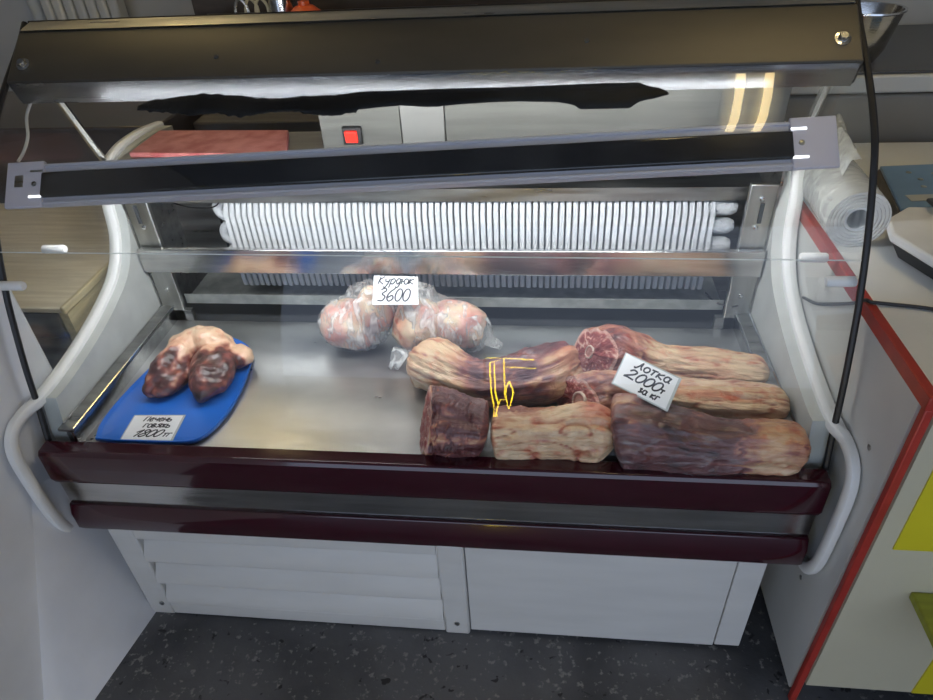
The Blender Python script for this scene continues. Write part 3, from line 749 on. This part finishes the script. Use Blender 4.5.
# ---- heart
vs, ns, fs = blob([
    ((-.572,.258,TT+.038),(.034,.094,.038),(12,0,-16)),
    ((-.556,.215,TT+.024),(.024,.056,.024),(6,0,-24)),
    ((-.578,.318,TT+.036),(.034,.034,.034),(0,0,0)),
    ((-.474,.240,TT+.036),(.050,.080,.036),(8,0,10)),
    ((-.474,.205,TT+.022),(.024,.048,.022),(4,0,6)),
    ((-.508,.320,TT+.044),(.058,.038,.040),(0,0,-8)),
    ((-.545,.330,TT+.046),(.044,.034,.036),(0,0,0)),
    ((-.440,.300,TT+.026),(.034,.032,.024),(0,0,-35))], .0036, 5)
nv = []; cols = []; uvs = []
for v, nr in zip(vs, ns):
    d_ = .006*noise.noise(v*24)+.0026*noise.noise(v*62)+.0012*noise.noise(v*140)
    p = v+nr*d_
    p.z = max(p.z, TT+.0006)
    nv.append(p)
    fy = p.y + .035*noise.noise(p*22) + .25*(p.z-TT-.05)
    t = .80-.72*sm(.262,.312,fy)
    t -= .55*sm(.44,.405,-p.x+.0)*sm(.26,.32,p.y) if False else 0
    t -= .35*sm(-.468,-.43,p.x)*sm(.23,.30,p.y)
    # pale streak along the left lobe
    t += .40*noise.noise((p.x*60, p.y*22, p.z*40))+.25*noise.noise(p*90)-.12
    t -= .40*sm(.010,.0,abs((p.x+.548)-(p.y-.25)*.25))*sm(.17,.22,p.y)*sm(TT+.03,TT+.05,p.z)
    cols.append((max(0,t), .12*sm(.24,.30,p.y)*sm(.33,.28,p.y), 0)); uvs.append((p.y*6, (p.x*4) % 1))
o = meshobj('beef_heart', nv, fs, None, cols, M['heart'])
tag(o, 'split dark brown beef heart with a pale fat top on the blue tray', 'meat')

# ---- bags of tail fat
def fatpiece(c, r_, rot, seed, label):
    vs, ns, fs = blob([(c, r_, rot), (Vector(c)+Vector((r_[0]*.35, .004, r_[2]*.15)), (r_[0]*.7, r_[1]*.8, r_[2]*.8), rot)], .005, 4)
    nv = [v+nr*(.007*noise.noise(v*22+Vector((seed,0,0)))+.003*noise.noise(v*60)) for v, nr in zip(vs, ns)]
    for p in nv: p.z = max(p.z, DECK+.003)
    cols = [(max(0,.34+.8*noise.noise(p*19+Vector((seed,3,0)))), .10+.5*sm(.1,.5,noise.noise(p*24+Vector((0,seed,5)))), 0) for p in nv]
    o = meshobj('fat_tail', nv, fs, None, cols, M['fat'])
    return tag(o, label, 'meat', None)
fatpiece((-.198,.398,.590), (.070,.060,.060), (0,12,15), 2.0, 'pink and cream lump of tail fat at the left inside the left bag')
fatpiece((-.138,.402,.630), (.040,.050,.056), (0,-20,0), 5.5, 'pale lump of tail fat under the 3600 card')
fatpiece((-.042,.385,.600), (.056,.056,.064), (0,10,0), 9.1, 'reddish lump of tail fat at the left inside the right bag')
fatpiece((.045,.402,.592), (.068,.050,.054), (0,30,-6), 13.7, 'cream lump of tail fat at the right inside the right bag')
def bag(ells, seed, label, tails):
    vs, ns, fs = blob(ells, .0065, 8)
    nv = []
    for v, nr in zip(vs, ns):
        a = math.atan2(v.z-.60, v.x-ells[0][0][0])
        w_ = .0045*noise.noise((a*6+seed, v.y*20, v.z*9))+.003*noise.noise(v*75)
        p = v+nr*w_; p.z = max(p.z, DECK+.0006); nv.append(p)
    t = thing('plastic_bag', (ells[0][0][0], ells[0][0][1], DECK), label, 'bag')
    meshobj('film', nv, fs, None, None, M['bag_film'], t)
    for tv, tf in tails:
        MB().add(tv, tf).build('loose_corner', M['bag_film'], t, solid=.001)
    return t
def corner(p0, p1, tip, sag):
    vs = []; fs = []
    n = 10
    for i in range(n+1):
        t = i/n; base_ = Vector(p0).lerp(Vector(p1), t)
        for k in range(5):
            s_ = k/4; q = base_.lerp(Vector(tip)+(Vector(p1)-Vector(p0))*(t-.5)*.5, s_)
            q.z = max(DECK+.002, q.z+sag*math.sin(s_*3.1)+.005*math.sin(t*19)*s_); vs.append(q)
    for i in range(n):
        for k in range(4): fs.append((i*5+k, i*5+k+1, (i+1)*5+k+1, (i+1)*5+k))
    return vs, fs
bag([((-.190,.400,.592),(.086,.070,.064),(0,12,10)), ((-.150,.402,.632),(.060,.060,.068),(0,-15,0)), ((-.130,.404,.675),(.026,.028,.030),(0,0,0))], 1.0,
    'left of two clear plastic bags of tail fat near the drip tray', [])
bag([((-.005,.388,.600),(.085,.066,.072),(0,14,0)), ((.060,.402,.588),(.075,.052,.056),(0,30,-8)), ((-.035,.390,.645),(.055,.055,.058),(0,0,0))], 6.0,
    'right of two clear plastic bags of tail fat, behind the pale knuckle', [corner((.108,.37,.56),(.118,.42,.56),(.150,.392,.538),.0), corner((-.090,.335,.575),(-.045,.330,.57),(-.088,.305,.535),.0)])

# ================================================================= PRICE CARDS
def el(cx, cy, rx, ry, a0=90, a1=450, n=18):
    return [(cx+rx*math.cos(R(a0+(a1-a0)*k/n)), cy+ry*math.sin(R(a0+(a1-a0)*k/n))) for k in range(n+1)]
def cv(*p): return crom(p, 5)
G = {
 '0': (.62, [el(.28,.68,.26,.68)]),
 '1': (.5, [[(0,.85),(.38,1.4)], [(.38,1.4),(.22,0)]]),
 '2': (.75, [cv((.02,1.05),(.2,1.38),(.5,1.2),(.42,.75),(.0,.08),(.2,.12),(.72,.02))]),
 '3': (.66, [cv((.05,1.25),(.35,1.4),(.5,1.15),(.22,.8),(.52,.5),(.38,.06),(0,.1))]),
 '6': (.64, [cv((.5,1.4),(.15,.95),(.03,.4),(.25,0),(.52,.28),(.4,.62),(.08,.4))]),
 '8': (.62, [cv((.48,1.2),(.25,1.4),(.08,1.12),(.32,.75),(.5,.32),(.22,0),(.0,.3),(.3,.75),(.52,1.1),(.46,1.25))]),
 'К': (.75, [[(.14,1.4),(0,0)], cv((.62,1.4),(.1,.68),(.62,0))]),
 'Л': (.80, [cv((0,.25),(.12,0),(.34,.6),(.48,1.3),(.52,.5),(.7,.0))]),
 'П': (.72, [[(0,0),(.14,1.2),(.62,1.25),(.5,0)]]),
 'у': (.62, [cv((.02,1),(.1,.5),(.42,.55)), cv((.52,1),(.36,.1),(.1,-.55),(-.1,-.35))]),
 'р': (.66, [[(.1,1),(-.05,-.6)], cv((.06,.7),(.34,1),(.52,.6),(.28,.05),(.0,.25))]),
 'д': (.62, [cv((.46,.85),(.2,1),(.02,.5),(.2,.05),(.46,.5)), cv((.48,1),(.4,-.2),(.15,-.6),(-.02,-.35))]),
 'ю': (.86, [[(.02,1),(0,0)], [(0,.5),(.26,.5)], el(.52,.5,.24,.48)]),
 'к': (.62, [[(.06,1),(0,0)], cv((.52,1),(.06,.5),(.52,0))]),
 'о': (.60, [el(.26,.5,.24,.48)]),
 'т': (.62, [[(0,.95),(.55,1.0)], [(.28,1),(.2,0)]]),
 'а': (.66, [el(.24,.5,.22,.48), cv((.5,1),(.44,.2),(.62,.05))]),
 'е': (.58, [cv((.05,.5),(.4,.62),(.3,.98),(.05,.6),(.15,.03),(.48,.2))]),
 'ч': (.6, [cv((.03,1),(.1,.5),(.45,.55)), [(.5,1),(.42,0)]]),
 'н': (.62, [[(.06,1),(0,0)], [(.03,.5),(.46,.5)], [(.52,1),(.44,0)]]),
 'ь': (.55, [cv((.06,1),(.02,.05),(.38,.08),(.36,.5),(.04,.5))]),
 'г': (.5, [[(.0,0),(.08,1),(.45,1)]]),
 'в': (.56, [cv((0,0),(.05,1),(.36,.85),(.08,.52),(.44,.3),(.05,0))]),
 'я': (.6, [cv((.46,0),(.48,1),(.1,.78),(.42,.5),(0,0))]),
 'ж': (.66, [[(0,1),(.55,0)], [(.55,1),(0,0)], [(.28,1),(.26,0)]]),
 'з': (.52, [cv((.02,.9),(.3,1),(.16,.55),(.42,.3),(.0,.02))]),
 ' ': (.45, []),
}
def price_card(label, q, lines, th=.0012, sleeve=True, wd=.03):
    TL, TR, BR, BL = [Vector(p) for p in q]
    nz = (BR-BL).cross(TL-BL).normalized()
    def P(s_, t_, h): return TL.lerp(TR, s_).lerp(BL.lerp(BR, s_), 1-t_)+nz*h
    root = thing('price_card', (TL+TR+BR+BL)/4, label, 'price card')
    def quad(a, b, c, d, h0, h1):
        vs = [P(a,c,h0),P(b,c,h0),P(b,d,h0),P(a,d,h0),P(a,c,h1),P(b,c,h1),P(b,d,h1),P(a,d,h1)]
        return MB().add(vs, [(3,2,1,0),(4,5,6,7),(0,1,5,4),(1,2,6,5),(2,3,7,6),(3,0,4,7)])
    if sleeve: quad(-.025,1.045,-.04,1.04,0,th).build('plastic_sleeve', M['sleeve'], root, smooth=0)
    quad(0,1,0,1,th*.2,th*1.4).build('paper', M['paper'], root, smooth=0)
    asp = (TR-TL).length/(TL-BL).length
    for txt, x, y, sx, sy, slant, drop, bold in lines:      # x,y in card units (0..1), sizes in card-height units
        mb = MB(); cx_ = 0
        for ch in txt:
            w_, strokes = G[ch]
            for k, st_ in enumerate(strokes):
                pts = []
                for gx, gy in st_:
                    X = x+((cx_+gx)*sx+gy*slant*sx)/asp; Y = y+gy*sy-drop*cx_*sx
                    pts.append((X, Y))
                vs = []
                hw = wd*.5*bold
                for i, (X, Y) in enumerate(pts):
                    a = pts[max(0,i-1)]; b = pts[min(len(pts)-1,i+1)]
                    dx, dy = (b[0]-a[0])*asp, b[1]-a[1]; l = math.hypot(dx, dy) or 1
                    ox, oy = -dy/l*hw/asp, dx/l*hw
                    hgt = th*1.4+.0003+.00004*k
                    vs += [P(X+ox, Y+oy, hgt), P(X-ox, Y-oy, hgt)]
                mb.add(vs, [(2*i,2*i+1,2*i+3,2*i+2) for i in range(len(pts)-1)])
            cx_ += w_
        if mb.v: mb.build('handwriting', M['ink'], root, smooth=0)
    return root
price_card('price card lying flat on the blue tray, 1800 written on it', [(-.604,.120,TT+.001),(-.500,.125,TT+.001),(-.494,.053,TT+.001),(-.598,.048,TT+.001)],
    [('Печень',.24,.76,.23,.15,.1,0,1.4),('говяжь',.30,.50,.23,.15,.1,-.0,1.4),('1800',.17,.13,.34,.20,.35,0,1.6),('тг',.78,.13,.22,.14,.2,0,1.4)])
price_card('white price card propped upright on the fat bags, 3600 written on it', [(-.119,.372,.736),(-.024,.372,.734),(-.021,.336,.687),(-.122,.336,.685)],
    [('Курдюк',.10,.70,.30,.20,.15,-.02,1.4),('3600',.10,.12,.42,.32,.2,0,1.5)], sleeve=False)
price_card('price card tilted across the shanks, 2000 written on it', [(.401,.186,.678),(.487,.116,.678),(.461,.066,.648),(.375,.136,.648)],
    [('Лотка',.22,.72,.36,.18,.15,.0,1.5),('2000',.12,.34,.44,.22,.25,.0,1.6),('т',.80,.34,.22,.13,.1,0,1.5),('за кг',.46,.09,.24,.14,.1,0,1.5)], wd=.034)

# ================================================================= BEHIND THE CASE, ON THE LEDGE
LZ = .9382
o = MB().prismz([(-.690,.540),(-.315,.520),(-.362,.678),(-.690,.690)], LZ, LZ+.012).build('cutting_board', M['pink_board'], None, .003)
tag(o, 'stained pink-red board lying on the rear ledge of the case', 'board')

# ================================================================= RIGHT COUNTER
CX = .7695; CZ = .83
ct = thing('sales_counter', (1.2, .35, FZ), 'white sales counter with red edges to the right of the case', 'counter')
MB().box(CX, CX+.02, -.085, .86, FZ+.02, CZ-.012).build('side_panel', M['counter_white'], ct)
MB().box(CX+.02, 2.2, -.100, -.085, FZ+.06, CZ-.012).build('front_panel', M['cream'], ct)
MB().box(CX+.001, 2.2, -.100, .87, CZ-.012, CZ).build('countertop', M['counter_top'], ct)
MB().box(CX+.02, 2.2, -.05, .84, FZ, FZ+.06).build('plinth', M['black'], ct)
MB().box(CX-.0015, CX+.014, -.104, .86, CZ-.024, CZ+.0012).build('edge_band', M['red_trim'], ct, .002)
MB().box(CX-.0015, CX+.012, -.106, -.093, FZ, CZ-.02).build('corner_band', M['red_trim'], ct, .002)
MB().box(.82, 2.0, -.1025, -.0995, .505, .70).build('yellow_panel', M['yellow'], ct)
MB().box(.99, 2.0, -.1025, -.0995, FZ+.062, .20).build('yellow_panel', M['yellow'], ct)
MB().lathe([(0,.001),(.005,.001),(.005,-.001)], (CX-.0005, -.02, .655), (-1,0,0), 12).build('screw', M['steel_dark'], ct)
MB().lathe([(0,.001),(.005,.001),(.005,-.001)], (CX-.0005, .02, .25), (-1,0,0), 12).build('screw', M['steel_dark'], ct)
# small green shelf that stands out from the counter front
MB().box(.885, 1.6, -.42, -.100, .375, .392).build('shelf', M['olive'], ct, .003)

CABLE = [(.7645,.36,.70),(.7642,.30,.725),(.7640,.235,.765),(.7640,.165,.812),(.768,.140,.8340),(.775,.132,.8352),(.80,.128,.8345),(.85,.118,.8345),(.90,.10,.8345),(.96,.075,.8345),(1.1,.05,.8345),(1.3,.06,.8345)]
# cable on counter and hanging down beside it
o = MB().tube(crom(CABLE, 8), .0032, 8).build('power_cable', M['black'])
tag(o, 'thin black cable crossing the white countertop and hanging over its red edge', 'cable')
# scale
sc = thing('kitchen_scale', (.98, .25, CZ), 'white electronic scale with dark plate on the countertop', 'scale')
pol = [(.850,.285),(.864,.345),(.918,.395),(1.16,.385),(1.16,.060),(.965,.060),(.912,.105)]
MB().prismz(pol, CZ+.034, CZ+.052).build('body', M['scale_white'], sc, .005, 3)
ci = (sum(p[0] for p in pol)/7, sum(p[1] for p in pol)/7)
vs = [(ci[0]+(x-ci[0])*k, ci[1]+(y-ci[1])*k, z) for k, z in ((.97,CZ+.034),(.84,CZ+.008)) for x, y in pol]
MB().add(vs, [(i, (i+1)%7, 7+(i+1)%7, 7+i) for i in range(7)]+[tuple(range(7)), tuple(range(7,14))]).build('underbody', M['black'], sc)
for x, y in ((.93,.15),(.92,.32),(1.1,.13),(1.1,.35)):
    MB().lathe([(0,0),(.014,0),(.014,.014),(0,.014)], (x,y,CZ), m=16).build('foot', M['black'], sc)
MB().box(.945, 1.15, .255, .395, CZ+.062, CZ+.070).build('plate', M['freezer_top'], sc, .004)
MB().box(.960, 1.13, .27, .38, CZ+.052, CZ+.062).build('plate_support', M['lid_grey'], sc)
dp = MB().obox((.925,.150,CZ+.0525), (.66,-.75,0), (.75,.66,0), (0,0,1), .030, .012, .0012).build('display', M['black_gloss'], sc)
tk = MB()
for k in range(6): tk.obox(Vector((.925,.150,CZ+.0542))+Vector((.66,-.75,0))*(-.022+.008*k+.004*(k > 2)), (.66,-.75,0), (.75,.66,0), (0,0,1), .0022, .006, .0003)
tk.build('display_digits', M['lid_grey'], dp)
# blue boxed book
bk = thing('blue_box', (1.02, .52, CZ), 'flat box with blue lid and white band behind the scale', 'box')
bq = [(.922,.425),(.962,.640),(1.20,.660),(1.20,.410)]
MB().prismz(bq, CZ, CZ+.026).build('body', M['box_side'], bk, .002)
MB().prismz([(x+(.002 if x < 1 else 0), y) for x, y in bq], CZ+.0265, CZ+.033).build('lid', M['book_blue'], bk, .002)
MB().obox((1.06,.478,CZ+.0335), (1,.06,0), (-.06,1,0), (0,0,1), .105, .014, .0006).build('band', M['lid_grey'], bk)
fl = MB(); fr_ = MB()
for k in range(16):
    a = 2*math.pi*k/8; rr = .030+.022*(k % 2)
    fl.lathe([(0,.0012),(.005,.001),(.006,0)], (1.055+rr*1.3*math.cos(a), .565+rr*math.sin(a), CZ+.0332), m=8)
for k in range(6):
    a = 2*math.pi*k/6
    fr_.obox((1.085+.018*math.cos(a),.555+.018*math.sin(a),CZ+.0335), (math.cos(a),math.sin(a),0), (-math.sin(a),math.cos(a),0), (0,0,1), .014, .004, .0005)
fl.build('pale_ornament', M['lid_grey'], bk); fr_.build('red_ornament', M['red_trim'], bk)
# roll of clear bags
rl = thing('bag_roll', (.84, .42, CZ), 'roll of clear plastic bags lying on the counter beside the case glass', 'roll')
c0 = Vector((.808,.330,CZ+.0555)); ax = Vector((.03,.99,0)).normalized()
pr_ = [(.024,0),(.026,.002)]
for k in range(9):
    r0 = .026+.0031*k
    pr_ += [(r0,.0025 if k % 2 else -.0005),(r0+.003,.0025 if k % 2 else -.0005)]
pr_ += [(.054,.004),(.055,.012),(.055,.25),(.052,.256),(.024,.256)]
MB().lathe(pr_, c0, ax, 40).build('film_roll', M['roll_film'], rl)
MB().lathe([(.0235,.002),(.0235,.25),(.019,.25),(.019,.002),(.0235,.002)], c0, ax, 28).build('core', M['roll_edge'], rl)
tv = []; tf = []
for i in range(13):
    t = i/12
    for k in range(7):
        s_ = k/6
        tv.append((.772+.05*t+.055*s_, .40+.28*s_+.02*t, CZ+.112-.0*t+.035*math.sin(t*2.6)*(1-.4*s_)-.085*(1-t)**2+.004*math.sin(t*14+s_*7)))
for i in range(12):
    for k in range(6): tf.append((i*7+k, i*7+k+1, (i+1)*7+k+1, (i+1)*7+k))
MB().add(tv, tf).build('loose_film', M['roll_film'], rl, solid=.0012)

# ================================================================= BACKGROUND RIGHT
fr = thing('chest_freezer', (1.5, 1.15, FZ), 'taupe chest freezer with pale lid edge and dark top behind counter', 'freezer')
MB().box(.80, 2.3, .905, 1.36, FZ, .935).build('body', M['fridge_grey'], fr, .006)
MB().box(.80, 2.3, .890, 1.37, .942, .984).build('lid', M['lid_grey'], fr, .006)
MB().box(.80, 2.3, .900, 1.37, .984, .991).build('lid_top', M['freezer_top'], fr, .002)
bw = MB().lathe([(.0,.004),(.036,.004),(.050,.03),(.066,.095),(.073,.118),(.079,.119),(.079,.115),(.074,.112),(.069,.093),(.054,.028),(.039,0),(0,0)], (1.000,1.00,.9915), m=40).build('steel_bowl', M['steel_bright'])
tag(bw, 'deep steel mixing bowl standing on the dark freezer top', 'bowl')
o = MB().box(.88, 2.3, 1.40, 1.9, FZ, 1.7).build('tall_cabinet', M['lid_grey'], None, .01)
tag(o, 'plain light grey tall cabinet behind the chest freezer', 'cabinet')
# ================================================================= BACKGROUND LEFT
tb = thing('work_table', (-1.2, .55, FZ), 'worn pale wooden work table to the left of the case', 'table')
MB().box(-1.75, -.803, .283, .83, .686, .700).build('table_top', M['wood_grey'], tb, .003)
MB().box(-.806, -.795, .281, .83, .684, .703).build('edge_strip', M['wood_light'], tb, .003)
MB().box(-.82, -.80, .290, .83, FZ, .684).build('side_board', M['wood_light'], tb)
MB().box(-1.75, -.821, .284, .30, FZ, .684).build('front_sheet', M['steel_dark'], tb)
o = MB().box(-1.9, -.80, .87, 1.25, FZ, .90).build('dark_cabinet', M['dark_cab'], None, .006)
tag(o, 'dark low cabinet behind the wooden work table', 'cabinet')
o = MB().box(-.78, .76, 1.02, 1.30, FZ, .86).build('back_bench', mat('bench_grey', (.10,.09,.08), .5, 0, .2, 6, (1,8,8)), None, .006)
tag(o, 'low dark grey bench behind the display case', 'bench')
rd = thing('radiator', (-1.85, 2.3, FZ), 'white ribbed radiator at the back wall above the canopy left end', 'radiator')
for k in range(7):
    MB().box(-2.0+.052*k, -2.0+.052*k+.046, 2.26, 2.34, .38, 1.16).build('rib', M['radiator'], rd, .014, 3)
MB().box(-2.0, -1.64, 2.285, 2.395, .35, .40).build('pipe_header', M['radiator'], rd, .01)
for x in (-1.97, -1.67): MB().box(x-.02, x+.02, 2.28, 2.33, FZ, .38).build('foot', M['radiator'], rd)
o = MB().tube([(-2.09,2.36,FZ),(-2.09,2.36,2.2)], .032, 14).build('heating_pipe', M['radiator'])
tag(o, 'pale vertical heating pipe beside the radiator', 'pipe')
o = MB().box(-1.10, .75, 1.86, 2.2, FZ, 1.5).build('brown_cupboard', M['wood_brown'], None, .006)
tag(o, 'dark brown wooden cupboard behind the canopy', 'cupboard')
o = MB().box(-1.0, .0, 1.40, 1.75, FZ, 1.02).build('tool_stand', M['freezer_top'], None, .006)
tag(o, 'dark stand holding hooks and a tin behind the canopy', 'stand')
for k in range(3):
    x = -.755+.035*k
    o = MB().tube(crom([(x-.035,1.52,1.026),(x-.03,1.52,1.075),(x-.012,1.52,1.10),(x+.008,1.52,1.08),(x+.012,1.52,1.05),(x+.022,1.525,1.026)], 6), .005, 8).build('steel_hook', M['wood_light'] if k else M['steel'])
    tag(o, ['grey steel hook, leftmost beyond the canopy', 'dull brass hook between the steel hook and another', 'dull brass hook nearest the shiny tin'][k], 'hook', 'hooks on the dark stand')
o = MB().lathe([(0,0),(.042,0),(.044,.002),(.044,.075),(.040,.080),(0,.080)], (-.632,1.54,1.0205), m=24).build('metal_tin', M['steel_bright'])
tag(o, 'shiny round metal tin beyond the canopy', 'tin')
o = MB().lathe([(0,0),(.05,0),(.055,.01),(.055,.035),(.03,.055),(.018,.058),(.018,.07),(0,.072)], (-.545,1.50,1.0205), m=24).build('plastic_jug', M['orange'])
tag(o, 'small orange-red plastic container beyond the canopy', 'container')

# ================================================================= NEON SIGN (seen as a reflection in the curved glass)
ns_ = thing('neon_sign', (.1, -1.62, FZ), 'yellow outline neon sign standing in front of the case', 'sign')
Yn = -1.6
def nt_(pts, closed=False, r_=.0035):
    P_ = [(x, Yn, max(.03, z)) for x, z in pts]
    if closed: P_.append(P_[0])
    MB().tube(P_, r_, 8).build('tube', M['neon'], ns_)
nt_([(.023,.513),(.083,.541),(.087,.165),(.094,.134),(.069,.140),(.042,.046),(.036,.093),(.026,.231)], True)
nt_([(.041,.505),(.047,.164),(.058,.102)])
nt_([(.006,.548),(.109,.546),(.215,.540)]); nt_([(.088,.481),(.152,.478),(.219,.475)])
nt_([(.105+.0*k, .2) for k in range(0)] or crom([(.105,.337),(.122,.20),(.104,.081),(.088,.20),(.105,.337)], 6))
MB().tube([(.0,-1.612,.0),(.0,-1.612,.58)], .006, 8).build('stand_post', M['black'], ns_)
MB().box(-.08, .26, -1.70, -1.606, FZ, FZ+.02).build('stand_foot', M['black'], ns_)
MB().tube([(.0,-1.612,.575),(.23,-1.612,.575)], .005, 8).build('stand_arm', M['black'], ns_)

# ================================================================= LIGHT
cb_ = thing('ceiling_light', (-1.3, 1.6, 2.62), 'added fill light on the ceiling over the wooden work table', 'ceiling light')  # invented lamp out of view, added to brighten the dim left background
MB().box(-1.40, -1.20, 1.10, 2.10, 2.66, 2.70).build('fitting', M['white_paint'], cb_, .004)
for x in (-1.35, -1.25): MB().tube([(x,1.12,2.64),(x,2.08,2.64)], .016, 12).build('tube', M['tube_warm'], cb_)
cl_ = thing('ceiling_light', (.98, .2, 2.62), 'twin tube ceiling light above the sales counter', 'ceiling light')
MB().box(.88, 1.10, -.30, .80, 2.66, 2.70).build('fitting', M['white_paint'], cl_, .004)
for x in (.935, 1.035): MB().tube([(x,-.28,2.64),(x,.78,2.64)], .016, 12).build('tube', M['tube_warm'], cl_)
wd_ = bpy.data.worlds.new('world'); S.world = wd_; wd_.use_nodes = True
bg = wd_.node_tree.nodes['Background']; bg.inputs[0].default_value = (.61,.74,1.0,1); bg.inputs[1].default_value = 1.7

S.view_settings.view_transform = 'Standard'; S.view_settings.look = 'None'; S.view_settings.gamma = 1; S.view_settings.exposure = 0
S.view_settings.use_curve_mapping = False
S.cycles.use_denoising = True
S.cycles.max_bounces = 10; S.cycles.transparent_max_bounces = 24; S.cycles.caustics_reflective = False; S.cycles.caustics_refractive = False
S.cycles.sample_clamp_indirect = 6
